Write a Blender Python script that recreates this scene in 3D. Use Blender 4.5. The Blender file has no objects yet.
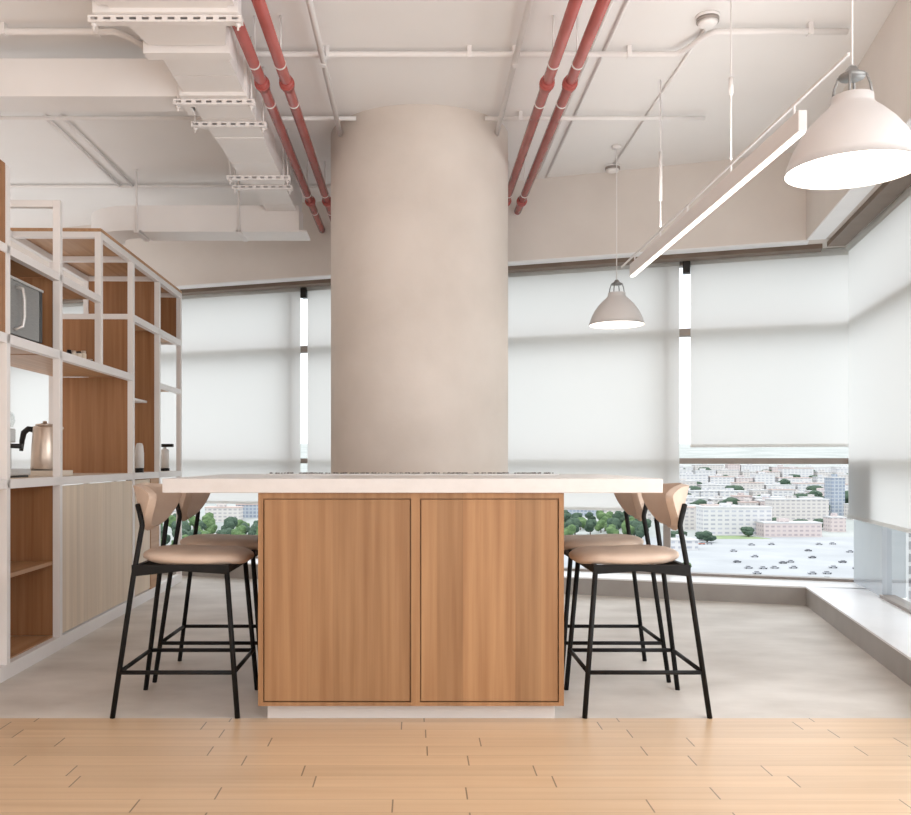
import bpy, bmesh, math, random
from mathutils import Vector, Matrix, noise
R = math.radians
rnd = random.Random(7)
sc = bpy.context.scene
C = sc.collection

# ------------------------------------------------------------------ camera, sky, sun, exposure
F, VX, VY, EYE = 900.0, 416.0, 460.0, 1.10
cam = bpy.data.objects.new('camera', bpy.data.cameras.new('camera')); C.objects.link(cam)
cam.location = (0, 0, EYE); cam.rotation_euler = (R(90), 0, 0)
cam.data.sensor_width = 36; cam.data.lens = F/911*36
cam.data.shift_x = (455.5-VX)/911; cam.data.shift_y = (VY-407.5)/911
cam.data.clip_end = 6000; cam.data.clip_start = .05
sc.camera = cam
w = bpy.data.worlds.new('sky'); sc.world = w; w.use_nodes = True
nt = w.node_tree; nt.nodes.clear()
out = nt.nodes.new('ShaderNodeOutputWorld'); bg = nt.nodes.new('ShaderNodeBackground')
geo = nt.nodes.new('ShaderNodeTexCoord'); sep = nt.nodes.new('ShaderNodeSeparateXYZ'); ramp = nt.nodes.new('ShaderNodeValToRGB')
ramp.color_ramp.elements[0].position = .45; ramp.color_ramp.elements[0].color = (.88, .92, 1, 1)
ramp.color_ramp.elements[1].position = .75; ramp.color_ramp.elements[1].color = (.98, 1, 1, 1)
mp = nt.nodes.new('ShaderNodeMath'); mp.operation = 'MULTIPLY_ADD'; mp.inputs[1].default_value = .5; mp.inputs[2].default_value = .5
nt.links.new(geo.outputs['Generated'], sep.inputs[0]); nt.links.new(sep.outputs['Z'], mp.inputs[0])
nt.links.new(mp.outputs[0], ramp.inputs[0]); nt.links.new(ramp.outputs[0], bg.inputs['Color'])
bg.inputs['Strength'].default_value = 2.2
nt.links.new(bg.outputs[0], out.inputs[0])
def lamp(name, kind, loc, rot, energy, color=(1, 1, 1), **kw):
    l = bpy.data.lights.new(name, kind); l.energy = energy; l.color = color
    for k, v in kw.items(): setattr(l, k, v)
    o = bpy.data.objects.new(name, l); o.location = loc; o.rotation_euler = rot; C.objects.link(o); return o
lamp('sun', 'SUN', (0, -20, 30), (R(52), 0, R(-25)), 1.0, (1, .95, .88), angle=R(4))
# unseen fill panel added behind the camera, brightens faces turned to it
lamp('rear_fill', 'AREA', (-1.5, -8.6, 1.65), (R(90), 0, 0), 195, (.97, .985, 1), shape='RECTANGLE', size=10, size_y=3.0)
# fill panel added along the right wall out of view, boosts the side light
lamp('right_side_fill', 'AREA', (1.75, .8, 1.5), (R(100), 0, R(77.3)), 140, (.97, .985, 1), shape='RECTANGLE', size=6.5, size_y=2.4)
# upward fill panel added at floor level behind the camera, brightens the ceiling
lamp('rear_upward_fill', 'AREA', (-1.5, -4.2, .06), (R(180), 0, 0), 250, (.97, .985, 1), shape='RECTANGLE', size=9, size_y=7.5)
# upward fill panel added out of sight behind the shelving, lifts the left ceiling
lamp('side_upward_fill', 'AREA', (-5.4, 7.0, .06), (R(180), 0, 0), 80, (.97, .985, 1), shape='RECTANGLE', size=3.6, size_y=4.5)
# downward fill panel added under the ceiling behind the camera, lights the floor
lamp('rear_downward_fill', 'AREA', (-1.5, -3, 3.38), (0, 0, 0), 30, (1, .97, .95), shape='RECTANGLE', size=7, size_y=3.0)
vs = sc.view_settings
vs.view_transform = 'Standard'; vs.look = 'None'; vs.gamma = 1; vs.use_curve_mapping = False
vs.exposure = 0.0
try: sc.cycles.use_denoising = True
except Exception: pass
sc.cycles.max_bounces = 10; sc.cycles.diffuse_bounces = 6; sc.cycles.transparent_max_bounces = 16

# ------------------------------------------------------------------ materials
MATS = {}
def base_mat(name, col, rough=.5, metal=0, spec=.5):
    m = bpy.data.materials.new(name); m.use_nodes = True
    b = m.node_tree.nodes['Principled BSDF']
    b.inputs['Base Color'].default_value = (*col, 1); b.inputs['Roughness'].default_value = rough
    b.inputs['Metallic'].default_value = metal; b.inputs['Specular IOR Level'].default_value = spec
    MATS[name] = m; return m
def noisy(name, c1, c2, scale=4, detail=5, rough=.6, stretch=(1, 1, 1), bump=0, spec=.3, metal=0, bumpscale=None):
    m = base_mat(name, c1, rough, metal, spec); n = m.node_tree; b = n.nodes['Principled BSDF']
    tc = n.nodes.new('ShaderNodeTexCoord'); mpn = n.nodes.new('ShaderNodeMapping'); mpn.inputs['Scale'].default_value = stretch
    no = n.nodes.new('ShaderNodeTexNoise'); no.inputs['Scale'].default_value = scale; no.inputs['Detail'].default_value = detail
    rp = n.nodes.new('ShaderNodeValToRGB'); rp.color_ramp.elements[0].position = .3; rp.color_ramp.elements[1].position = .7
    rp.color_ramp.elements[0].color = (*c1, 1); rp.color_ramp.elements[1].color = (*c2, 1)
    n.links.new(tc.outputs['Object'], mpn.inputs[0]); n.links.new(mpn.outputs[0], no.inputs['Vector'])
    n.links.new(no.outputs['Fac'], rp.inputs[0]); n.links.new(rp.outputs[0], b.inputs['Base Color'])
    if bump:
        bu = n.nodes.new('ShaderNodeBump'); bu.inputs['Strength'].default_value = bump; bu.inputs['Distance'].default_value = .01
        n2 = n.nodes.new('ShaderNodeTexNoise'); n2.inputs['Scale'].default_value = bumpscale or scale*8; n2.inputs['Detail'].default_value = 4
        n.links.new(tc.outputs['Object'], n2.inputs['Vector']); n.links.new(n2.outputs['Fac'], bu.inputs['Height'])
        n.links.new(bu.outputs[0], b.inputs['Normal'])
    return m
def oak(name, c1, c2, axis=2, across=0, band=.09, rough=.45, bandamt=.16):
    """oak veneer: fine grain stretched along axis, flitches changing tone across"""
    st = [34, 34, 34]; st[axis] = 1.1
    m = noisy(name, c1, c2, 1.0, 6, rough, tuple(st), spec=.35)
    n = m.node_tree; b = n.nodes['Principled BSDF']; rp = [x for x in n.nodes if x.type == 'VALTORGB'][0]
    tc = [x for x in n.nodes if x.type == 'TEX_COORD'][0]
    sp = n.nodes.new('ShaderNodeSeparateXYZ'); n.links.new(tc.outputs['Object'], sp.inputs[0])
    dv = n.nodes.new('ShaderNodeMath'); dv.operation = 'DIVIDE'; dv.inputs[1].default_value = band
    n.links.new(sp.outputs[across], dv.inputs[0])
    fl = n.nodes.new('ShaderNodeMath'); fl.operation = 'FLOOR'; n.links.new(dv.outputs[0], fl.inputs[0])
    wn = n.nodes.new('ShaderNodeTexWhiteNoise'); wn.noise_dimensions = '1D'; n.links.new(fl.outputs[0], wn.inputs['W'])
    mr = n.nodes.new('ShaderNodeMapRange'); mr.inputs['To Min'].default_value = 1-bandamt; mr.inputs['To Max'].default_value = 1+bandamt*.6
    n.links.new(wn.outputs['Value'], mr.inputs['Value'])
    vm = n.nodes.new('ShaderNodeVectorMath'); vm.operation = 'SCALE'
    n.links.new(rp.outputs[0], vm.inputs[0]); n.links.new(mr.outputs[0], vm.inputs['Scale'])
    n.links.new(vm.outputs[0], b.inputs['Base Color']); return m
noisy('ceiling_paint', (.80, .78, .768), (.84, .82, .808), 1.2, 3, .8)
noisy('white_metal', (.78, .755, .745), (.82, .795, .785), 3, 3, .45)
noisy('plaster', (.64, .58, .53), (.72, .66, .61), 2.2, 7, .85, bump=.12)
noisy('wall_plaster', (.68, .63, .59), (.75, .70, .66), 1.6, 6, .85, bump=.1)
oak('oak_front', (.295, .148, .066), (.41, .228, .11), 2, 0, .11)
oak('oak_shelf', (.31, .142, .06), (.44, .225, .105), 2, 0, .13)
oak('oak_board', (.44, .235, .115), (.56, .33, .18), 1, 0, .15)
oak('oak_pale', (.66, .535, .40), (.74, .615, .48), 2, 1, .06, bandamt=.08)  # paler than the shelf oak: window light on the doors put into the colour
noisy('counter_white', (.64, .61, .595), (.68, .65, .635), 20, 4, .35)
noisy('plinth_paint', (.60, .575, .56), (.63, .605, .59), 3, 2, .5)
noisy('sill_grey', (.34, .315, .295), (.39, .365, .345), 5, 4, .5)
noisy('sill_top', (.82, .82, .83), (.86, .86, .87), 5, 4, .3)
noisy('brown_metal', (.17, .125, .095), (.20, .15, .115), 6, 2, .5)
noisy('frame_metal', (.30, .265, .24), (.33, .29, .265), 6, 2, .45)
noisy('black_metal', (.005, .005, .005), (.009, .008, .008), 30, 2, .6, spec=.25)
noisy('black_plastic', (.012, .011, .011), (.018, .017, .017), 30, 2, .35)
noisy('leather', (.56, .435, .35), (.63, .50, .41), 9, 6, .55, bump=.15, bumpscale=160)
noisy('red_paint', (.36, .08, .07), (.43, .105, .095), 6, 3, .26, spec=.5)
noisy('galvanised', (.74, .71, .70), (.80, .77, .76), 8, 3, .4)
noisy('kettle_metal', (.62, .52, .44), (.70, .60, .52), 4, 3, .28, metal=.7)
noisy('steel', (.55, .54, .53), (.62, .61, .60), 20, 3, .35, (1, 1, 14), metal=.6)
noisy('cream_glaze', (.74, .66, .56), (.78, .70, .60), 6, 3, .3)
noisy('pebble', (.09, .08, .075), (.30, .27, .25), 60, 3, .7)
noisy('asphalt', (.34, .35, .37), (.42, .43, .45), .03, 5, .9)
noisy('city_ground', (.30, .32, .31), (.44, .45, .44), .012, 5, .9)
noisy('lawn', (.20, .27, .14), (.30, .36, .2), .1, 5, .9)
noisy('tree_leaf', (.05, .095, .04), (.14, .21, .09), .35, 6, .9)
noisy('tree_leaf_dark', (.03, .055, .04), (.08, .12, .08), .35, 6, .9)
noisy('bark', (.10, .07, .05), (.15, .11, .08), 2, 3, .9)
noisy('white_lamp', (.64, .615, .605), (.67, .645, .635), 4, 2, .4)
noisy('bottle_white', (.80, .79, .78), (.84, .83, .82), 6, 2, .3)
noisy('car_dark', (.11, .115, .13), (.15, .15, .17), .3, 2, .3)
noisy('car_grey', (.30, .31, .34), (.36, .37, .40), .3, 2, .3)
noisy('car_red', (.45, .16, .12), (.5, .2, .15), .3, 2, .3)
noisy('grey_blue_panel', (.50, .56, .62), (.54, .60, .66), 2, 3, .12)
noisy('steel_dark', (.27, .27, .265), (.32, .32, .315), 20, 3, .4, (1, 1, 14), metal=.5)
def emit(name, col, s):
    m = bpy.data.materials.new(name); m.use_nodes = True; n = m.node_tree; n.nodes.clear()
    o = n.nodes.new('ShaderNodeOutputMaterial'); e = n.nodes.new('ShaderNodeEmission')
    e.inputs[0].default_value = (*col, 1); e.inputs[1].default_value = s; n.links.new(e.outputs[0], o.inputs[0]); MATS[name] = m
emit('lamp_glow', (1, .93, .84), 3.0); emit('bar_glow', (1, .93, .82), 3.5)
# blind fabric: thin weave, lets a good share of the daylight through
m = bpy.data.materials.new('blind_fabric'); m.use_nodes = True; n = m.node_tree; n.nodes.clear(); MATS['blind_fabric'] = m
o_ = n.nodes.new('ShaderNodeOutputMaterial'); d_ = n.nodes.new('ShaderNodeBsdfDiffuse'); t_ = n.nodes.new('ShaderNodeBsdfTranslucent'); x_ = n.nodes.new('ShaderNodeMixShader')
d_.inputs[0].default_value = (.80, .79, .77, 1); t_.inputs[0].default_value = (.80, .79, .77, 1)
tc = n.nodes.new('ShaderNodeTexCoord'); no = n.nodes.new('ShaderNodeTexNoise'); no.inputs['Scale'].default_value = 90
rp = n.nodes.new('ShaderNodeMapRange'); rp.inputs['To Min'].default_value = .68; rp.inputs['To Max'].default_value = .74
n.links.new(tc.outputs['Object'], no.inputs[0]); n.links.new(no.outputs[0], rp.inputs[0]); n.links.new(rp.outputs[0], x_.inputs[0])
n.links.new(d_.outputs[0], x_.inputs[1]); n.links.new(t_.outputs[0], x_.inputs[2]); n.links.new(x_.outputs[0], o_.inputs[0])
# window glass
def glass(name, tint, refl):
    m = bpy.data.materials.new(name); m.use_nodes = True; n = m.node_tree; n.nodes.clear(); MATS[name] = m
    o = n.nodes.new('ShaderNodeOutputMaterial'); t = n.nodes.new('ShaderNodeBsdfTransparent'); g = n.nodes.new('ShaderNodeBsdfGlossy')
    t.inputs[0].default_value = (*tint, 1); g.inputs['Roughness'].default_value = .02
    fr = n.nodes.new('ShaderNodeLayerWeight'); fr.inputs[0].default_value = refl; x = n.nodes.new('ShaderNodeMixShader')
    sc_ = n.nodes.new('ShaderNodeMath'); sc_.operation = 'MULTIPLY'; sc_.inputs[1].default_value = .3; n.links.new(fr.outputs['Fresnel'], sc_.inputs[0]); n.links.new(sc_.outputs[0], x.inputs[0]); n.links.new(t.outputs[0], x.inputs[1]); n.links.new(g.outputs[0], x.inputs[2])
    n.links.new(x.outputs[0], o.inputs[0])
glass('window_glass', (.93, .96, .98), .12); glass('clear_glass', (.9, .92, .92), .3)
# floor boards: rows along X, faint seams, dark butt joints with a random offset per row
m = noisy('floor_boards', (.57, .39, .24), (.66, .475, .31), 1.0, 6, .36, (1.0, 26, 26), spec=.5)
n = m.node_tree; b = n.nodes['Principled BSDF']; rp = [x for x in n.nodes if x.type == 'VALTORGB'][0]; tc = [x for x in n.nodes if x.type == 'TEX_COORD'][0]
def mth(op, a, bv=None, cv=None):
    q = n.nodes.new('ShaderNodeMath'); q.operation = op
    for i, v in enumerate((a, bv, cv)):
        if v is None: continue
        if isinstance(v, (int, float)): q.inputs[i].default_value = v
        else: n.links.new(v, q.inputs[i])
    return q.outputs[0]
sp = n.nodes.new('ShaderNodeSeparateXYZ'); n.links.new(tc.outputs['Object'], sp.inputs[0])
rowf = mth('DIVIDE', sp.outputs[1], .108); row = mth('FLOOR', rowf); fy = mth('FRACT', rowf)
wn = n.nodes.new('ShaderNodeTexWhiteNoise'); wn.noise_dimensions = '1D'; n.links.new(row, wn.inputs['W'])
xx = mth('ADD', mth('DIVIDE', sp.outputs[0], .82), mth('MULTIPLY', wn.outputs['Value'], 7.3)); fx = mth('FRACT', xx)
joint = mth('LESS_THAN', fx, .0062)
seam = mth('MULTIPLY', mth('LESS_THAN', fy, .03), .22)
cell = mth('ADD', mth('FLOOR', xx), mth('MULTIPLY', row, 17.3))
wn2 = n.nodes.new('ShaderNodeTexWhiteNoise'); wn2.noise_dimensions = '1D'; n.links.new(cell, wn2.inputs['W'])
tone = mth('ADD', mth('MULTIPLY', wn2.outputs['Value'], .10), .95)
dark = mth('SUBTRACT', 1.0, mth('MAXIMUM', mth('MULTIPLY', joint, .65), seam))
vm = n.nodes.new('ShaderNodeVectorMath'); vm.operation = 'SCALE'; n.links.new(rp.outputs[0], vm.inputs[0]); n.links.new(mth('MULTIPLY', tone, dark), vm.inputs['Scale'])
n.links.new(vm.outputs[0], b.inputs['Base Color'])
# concrete tile carpet
m = noisy('concrete', (.53, .485, .44), (.74, .70, .655), 2.0, 9, .55, (1, 1.5, 1), bump=.05, spec=.4)
# city wall with window grid
def facade(name, wall, pane, bw=4.2, rh=3.2, mort=.75):
    m = base_mat(name, wall, .8); n = m.node_tree; b = n.nodes['Principled BSDF']
    tc = n.nodes.new('ShaderNodeTexCoord'); sp = n.nodes.new('ShaderNodeSeparateXYZ'); cb = n.nodes.new('ShaderNodeCombineXYZ'); ad = n.nodes.new('ShaderNodeMath')
    n.links.new(tc.outputs['Object'], sp.inputs[0]); n.links.new(sp.outputs[0], ad.inputs[0]); n.links.new(sp.outputs[1], ad.inputs[1])
    n.links.new(ad.outputs[0], cb.inputs[0]); n.links.new(sp.outputs[2], cb.inputs[1])
    br = n.nodes.new('ShaderNodeTexBrick'); br.offset = 0; br.inputs['Scale'].default_value = 1
    br.inputs['Color1'].default_value = (*pane, 1); br.inputs['Color2'].default_value = tuple(min(1, c*1.25) for c in pane)+(1,); br.inputs['Mortar'].default_value = (*wall, 1)
    br.inputs['Mortar Size'].default_value = mort; br.inputs['Mortar Smooth'].default_value = 0
    br.inputs['Brick Width'].default_value = bw; br.inputs['Row Height'].default_value = rh
    n.links.new(cb.outputs[0], br.inputs['Vector']); n.links.new(br.outputs['Color'], b.inputs['Base Color']); return m
facade('facade_white', (0.56, 0.55, 0.55), (0.33, 0.34, 0.38), 5.5, 3.4, 1.0)
facade('facade_cream', (0.53, 0.5, 0.48), (0.31, 0.3, 0.31), 4.6, 3.2, .9)
facade('facade_pink', (0.52, 0.45, 0.44), (0.33, 0.29, 0.3), 4.4, 3.2, .9)
facade('facade_grey', (0.36, 0.39, 0.43), (0.2, 0.23, 0.29), 3.6, 3.4, .6)
facade('facade_tower', (0.5, 0.49, 0.48), (0.16, 0.15, 0.16), 4.6, 3.6, .6)
noisy('roof_pale', (.48, .48, .49), (.54, .54, .54), .1, 3, .9)
noisy('roof_red', (.46, .36, .33), (.50, .40, .37), .1, 3, .9)

# ------------------------------------------------------------------ mesh helpers
class MB:
    def __init__(s): s.bm = bmesh.new()
    def box(s, x0, x1, y0, y1, z0, z1, M=None):
        vs_ = [s.bm.verts.new((x, y, z)) for z in (z0, z1) for y in (y0, y1) for x in (x0, x1)]
        if M is not None:
            for v in vs_: v.co = M @ v.co
        for f in ((0, 2, 3, 1), (4, 5, 7, 6), (0, 1, 5, 4), (2, 6, 7, 3), (0, 4, 6, 2), (1, 3, 7, 5)):
            s.bm.faces.new([vs_[i] for i in f])
        return s
    def tube(s, pts, r, seg=12, caps=True, radii=None):
        pts = [Vector(p) for p in pts]; rings = []
        up = None
        for i, p in enumerate(pts):
            if i == 0: d = pts[1]-p
            elif i == len(pts)-1: d = p-pts[i-1]
            else: d = (pts[i+1]-p).normalized()+(p-pts[i-1]).normalized()
            d.normalize()
            if up is None: up = Vector((0, 0, 1)) if abs(d.z) < .9 else Vector((1, 0, 0))
            a = d.cross(up)
            if a.length < 1e-4: a = d.cross(Vector((0, 1, 0)))
            a.normalize(); bb = a.cross(d).normalized(); up = bb
            rr = radii[i] if radii else r
            rings.append([s.bm.verts.new(p+(a*math.cos(t)+bb*math.sin(t))*rr) for t in (2*math.pi*k/seg for k in range(seg))])
        for q in range(len(rings)-1):
            for k in range(seg):
                f = s.bm.faces.new((rings[q][k], rings[q][(k+1) % seg], rings[q+1][(k+1) % seg], rings[q+1][k])); f.smooth = True
        if caps:
            s.bm.faces.new(rings[0][::-1]); s.bm.faces.new(rings[-1])
        return s
    def lathe(s, prof, seg=48, c=(0, 0, 0), smooth=True):
        rings = []
        for r, z in prof:
            if r < 1e-5: rings.append([s.bm.verts.new((c[0], c[1], c[2]+z))])
            else: rings.append([s.bm.verts.new((c[0]+r*math.cos(t), c[1]+r*math.sin(t), c[2]+z)) for t in (2*math.pi*k/seg for k in range(seg))])
        for a, b_ in zip(rings, rings[1:]):
            for k in range(seg):
                k2 = (k+1) % seg
                if len(a) == 1 and len(b_) == 1: continue
                if len(a) == 1: f = s.bm.faces.new((a[0], b_[k2], b_[k]))
                elif len(b_) == 1: f = s.bm.faces.new((a[k], a[k2], b_[0]))
                else: f = s.bm.faces.new((a[k], a[k2], b_[k2], b_[k]))
                f.smooth = smooth
        return s
    def rings(s, loops, smooth=True, cap=True):
        L = [[s.bm.verts.new(p) for p in lp] for lp in loops]; nn = len(L[0])
        for a, b_ in zip(L, L[1:]):
            for k in range(nn):
                f = s.bm.faces.new((a[k], a[(k+1) % nn], b_[(k+1) % nn], b_[k])); f.smooth = smooth
        if cap: s.bm.faces.new(L[0][::-1]); s.bm.faces.new(L[-1])
        return s
    def prism(s, poly, z0, z1):
        a = [s.bm.verts.new((p[0], p[1], z0)) for p in poly]; b_ = [s.bm.verts.new((p[0], p[1], z1)) for p in poly]; k = len(poly)
        s.bm.faces.new(a[::-1]); s.bm.faces.new(b_)
        for i in range(k): s.bm.faces.new((a[i], a[(i+1) % k], b_[(i+1) % k], b_[i]))
        return s
    def build(s, name, mat, parent=None, bevel=0, M=None, recalc=True):
        if M is not None: bmesh.ops.transform(s.bm, matrix=M, verts=s.bm.verts)
        if recalc: bmesh.ops.recalc_face_normals(s.bm, faces=s.bm.faces)
        me = bpy.data.meshes.new(name); s.bm.to_mesh(me); s.bm.free()
        o = bpy.data.objects.new(name, me); C.objects.link(o)
        me.materials.append(MATS[mat])
        if parent is not None: o.parent = parent
        if bevel:
            md = o.modifiers.new('bevel', 'BEVEL'); md.width = bevel; md.segments = 2; md.limit_method = 'ANGLE'; md.angle_limit = R(40)
        return o
def tag(o, label=None, cat=None, group=None, kind=None):
    if label: o['label'] = label
    if cat: o['category'] = cat
    if group: o['group'] = group
    if kind: o['kind'] = kind
    return o
def empty(name, loc=(0, 0, 0), rz=0, label=None, cat=None, group=None, kind=None):
    o = bpy.data.objects.new(name, None); C.objects.link(o); o.location = loc; o.rotation_euler = (0, 0, rz); o.empty_display_size = .1
    return tag(o, label, cat, group, kind)
def copy_tree(o, parent=None):
    c = o.copy(); C.objects.link(c)
    if parent is not None: c.parent = parent
    for ch in list(o.children): copy_tree(ch, c)
    return c

# ------------------------------------------------------------------ room geometry
CEIL = 3.43
P0 = Vector((2.947, 6.8))
ub = Vector((-2.92, 1)).normalized(); nb = Vector((-ub.y*-1, 0)); nb = Vector((ub.y, -ub.x))      # back wall: along, outward
ur = Vector((-.2256, -1)).normalized(); nr = Vector((-ur.y, ur.x))                                 # right wall: along (towards the camera), outward
def WM(u, nn):                                                                                      # wall frame: x = along, y = outward
    return Matrix(((u.x, nn.x, 0, P0.x), (u.y, nn.y, 0, P0.y), (0, 0, 1, 0), (0, 0, 0, 1)))
MBACK, MRIGHT = WM(ub, nb), WM(ur, nr)
def s_of(px, M, o):
    k = (px-VX)/F; u = Vector((M[0][0], M[1][0])); nn = Vector((M[0][1], M[1][1])); q = P0+nn*o
    return (k*q.y-q.x)/(u.x-k*u.y)
def struct(o, label=None): return tag(o, label, None, None, 'structure')
BACK_END = 11.5; RIGHT_END = 16.1; YB = -9.0
WOODY = 3.835
struct(MB().box(-8, 6, YB, WOODY, -.2, 0).build('floor', 'floor_boards'), 'pale oak plank floor in the foreground')
ce = [P0+ub*11.6+nb*.5, P0+ub*-.6+nb*.5, P0+ur*16+nr*.5]
struct(MB().prism([(-8, WOODY), (3.3, WOODY), (P0+nr*.7).to_tuple(), (P0+ub*-.8+nb*.7).to_tuple(), (P0+ub*11.3+nb*.7).to_tuple()], -.2, 0).build('floor', 'concrete'), 'grey concrete floor under the stools')
struct(MB().prism([(-8, YB), (6, YB), (P0+nr*.7).to_tuple(), (P0+ub*-.8+nb*.7).to_tuple(), (P0+ub*11.5+nb*.7).to_tuple(), (-8.1, 10)], CEIL, CEIL+.2).build('ceiling', 'ceiling_paint'), 'white painted concrete ceiling')
WB, WT = .1435, 2.764
struct(MB().box(-.62, BACK_END, 0, .6, WT, CEIL, MBACK).build('wall_back', 'wall_plaster'), 'beige plaster band above the rear windows')
struct(MB().box(0, RIGHT_END, 0, .6, WT, CEIL, MRIGHT).build('wall_right', 'wall_plaster'), 'beige plaster band above the right windows')
struct(MB().box(-8.1, -8, YB, 10.8, 0, CEIL).build('wall_left', 'wall_plaster'))
struct(MB().box(-8.1, 6, YB-.1, YB, 0, CEIL).build('wall_front', 'wall_plaster'))  # unseen wall, added to shut out sky light behind the camera
# sills
def sill(name, M, s0, s1):
    r = struct(empty(name), 'low grey window ledge with a white top'); 
    MB().box(s0, s1, 0, .50, 0, WB-.012, M).build('ledge_face', 'sill_grey', r)
    MB().box(s0, s1, -.004, .50, WB-.012, WB, M).build('ledge_top', 'sill_top', r)
sill('trim_1', MBACK, -.56, BACK_END); sill('trim_2', MRIGHT, 0.004, RIGHT_END)

struct(MB().box(-.02, BACK_END, .002, .13, WT-.010, WT, MBACK).build('trim_4', 'sill_top'), 'white strip under the rear plaster band')
struct(MB().box(.03, RIGHT_END, .002, .13, WT-.010, WT, MRIGHT).build('trim_5', 'sill_top'), 'white strip under the right plaster band')
struct(MB().box(-.13, BACK_END, .17, .30, WT-.036, WT, MBACK).build('trim_6', 'brown_metal'), 'dark brown pelmet over the rear blinds')
struct(MB().box(-.11, RIGHT_END, .17, .30, WT-.036, WT, MRIGHT).build('trim_7', 'brown_metal'), 'dark brown pelmet over the right blinds')
# column
colx, coly, colr = .025, 6.53, .64
struct(MB().lathe([(colr, 0), (colr, CEIL)], 96, (colx, coly, 0)).build('column', 'plaster'), 'thick round beige plaster column behind the island')

# windows
OW = .44
s685 = s_of(667, MBACK, OW); s304 = s685+s_of(304, MBACK, .34)-s_of(685, MBACK, .34)
pit = (s304-s685)/2
edges = [s_of(857, MBACK, OW), s685, s685+pit, s304, s304+pit, s304+2*pit, s304+3*pit, s304+4*pit]
wn_i = 0
def window(M, a, b_, ea=.028):
    global wn_i; wn_i += 1
    r = struct(empty('window_%d' % wn_i))
    f = MB(); e = .028
    if ea > .01: f.box(a, a+ea, OW-.05, OW+.05, WB, WT, M)
    f.box(b_-e, b_, OW-.05, OW+.05, WB, WT, M)
    f.box(a+ea, b_-e, OW-.05, OW+.05, WT-.05, WT, M).box(a+ea, b_-e, OW-.05, OW+.05, WB, WB+.02, M)
    f.box(a+ea, b_-e, OW-.05, OW+.05, 1.068, 1.115, M).box(a+ea, b_-e, OW-.05, OW+.05, 2.13, 2.19, M)
    f.build('window_frame', 'frame_metal', r)
    g = MB(); vs_ = [g.bm.verts.new(M @ Vector(p)) for p in ((a, OW, WB), (b_, OW, WB), (b_, OW, WT), (a, OW, WT))]; g.bm.faces.new(vs_)
    g.build('pane', 'window_glass', r)
for i, (a, b_) in enumerate(zip(edges, edges[1:])): window(MBACK, a, b_, .006 if i == 0 else .028)
# right wall: grey-blue pier beside the corner, then windows
sp0, sp1 = s_of(858, MRIGHT, OW), s_of(887, MRIGHT, OW)
struct(MB().box(sp0, sp1, OW-.03, OW+.12, WB, 1.06, MRIGHT).build('trim_3', 'grey_blue_panel'), 'pale blue-grey glossy corner panel between the windows')
wn_i += 1; up_ = struct(empty('window_%d' % wn_i)); MB().box(sp0, sp1, OW-.05, OW+.05, 1.068, 1.115, MRIGHT).box(sp0, sp1, OW-.05, OW+.05, 2.13, 2.19, MRIGHT).build('window_frame', 'frame_metal', up_)
g = MB(); g.bm.faces.new([g.bm.verts.new(MRIGHT @ Vector(p)) for p in ((sp0, OW, 1.06), (sp1, OW, 1.06), (sp1, OW, WT), (sp0, OW, WT))]); g.build('pane', 'window_glass', up_)
redges = [sp1+1.7*i for i in range(9)]
for i, (a, b_) in enumerate(zip(redges, redges[1:])): window(MRIGHT, a, b_, .008 if i == 0 else .028)

# blinds
OB = .34
def blind(M, a, b_, zb, label, group='roller blinds', bracket=False):
    c = M @ Vector(((a+b_)/2, OB, WT)); r = empty('roller_blind', (0, 0, 0), 0, label, 'blind', group)
    r.location = c; Mi = Matrix.Translation(-c) @ M
    g = MB(); vs_ = [g.bm.verts.new(Mi @ Vector(p)) for p in ((a, OB, zb), (b_, OB, zb), (b_, OB, WT-.03), (a, OB, WT-.03))]; g.bm.faces.new(vs_)
    g.build('blind_cloth', 'blind_fabric', r)
    MB().box(a, b_, OB-.008, OB+.008, zb-.022, zb+.002, Mi).build('bottom_bar', 'blind_fabric', r)
    cyl = MB(); cyl.tube([Mi @ Vector((a, OB+.012, WT-.035)), Mi @ Vector((b_, OB+.012, WT-.035))], .03, 16).build('roller_tube', 'blind_fabric', r)
    if bracket: MB().box(b_+.002, b_+.06, OB-.03, OB+.04, WT-.13, WT, Mi).build('bracket', 'black_plastic', r)
    return r
zl = .695
g685a, g685b = s_of(690.5, MBACK, OB), s_of(680, MBACK, OB)
g304a, g304b = s_of(306.5, MBACK, OB), s_of(301.5, MBACK, OB)
mid = (g685b+g304a)/2
blind(MBACK, s_of(848.5, MBACK, OB), g685a, 1.225, 'roller blind drawn to mid-height over the window with the city view', bracket=True)
blind(MBACK, g685b+.005, mid-.01, zl, 'roller blind right of the column behind the small pendant')
blind(MBACK, mid+.01, g304a-.01, zl, 'narrow visible slice of roller blind just left of the column', bracket=True)
blind(MBACK, g304b+.01, s304+pit-.04, zl, 'roller blind between the shelving and the thin bright gap left of the column')
blind(MBACK, s304+pit, s304+2*pit-.02, zl, 'roller blind seen through the shelving behind the kettle')
blind(MBACK, s304+2*pit+.02, s304+3*pit-.02, zl, 'roller blind behind the coffee machine at the photo edge')
rb0 = s_of(848.5, MRIGHT, OB)
blind(MRIGHT, rb0, rb0+2.2, .68, 'tall roller blind on the right wall beside the large pendant')
blind(MRIGHT, rb0+2.24, rb0+4.4, .68, 'second roller blind along the right wall towards the camera')
for k in (1, 2, 3, 4, 5): blind(MRIGHT, rb0+2.24+2.2*k, rb0+4.4+2.2*k, .68, ['', 'third roller blind along the right wall', 'fourth roller blind along the right wall', 'fifth roller blind along the right wall', 'sixth roller blind along the right wall', 'seventh roller blind along the right wall'][k])
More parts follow.
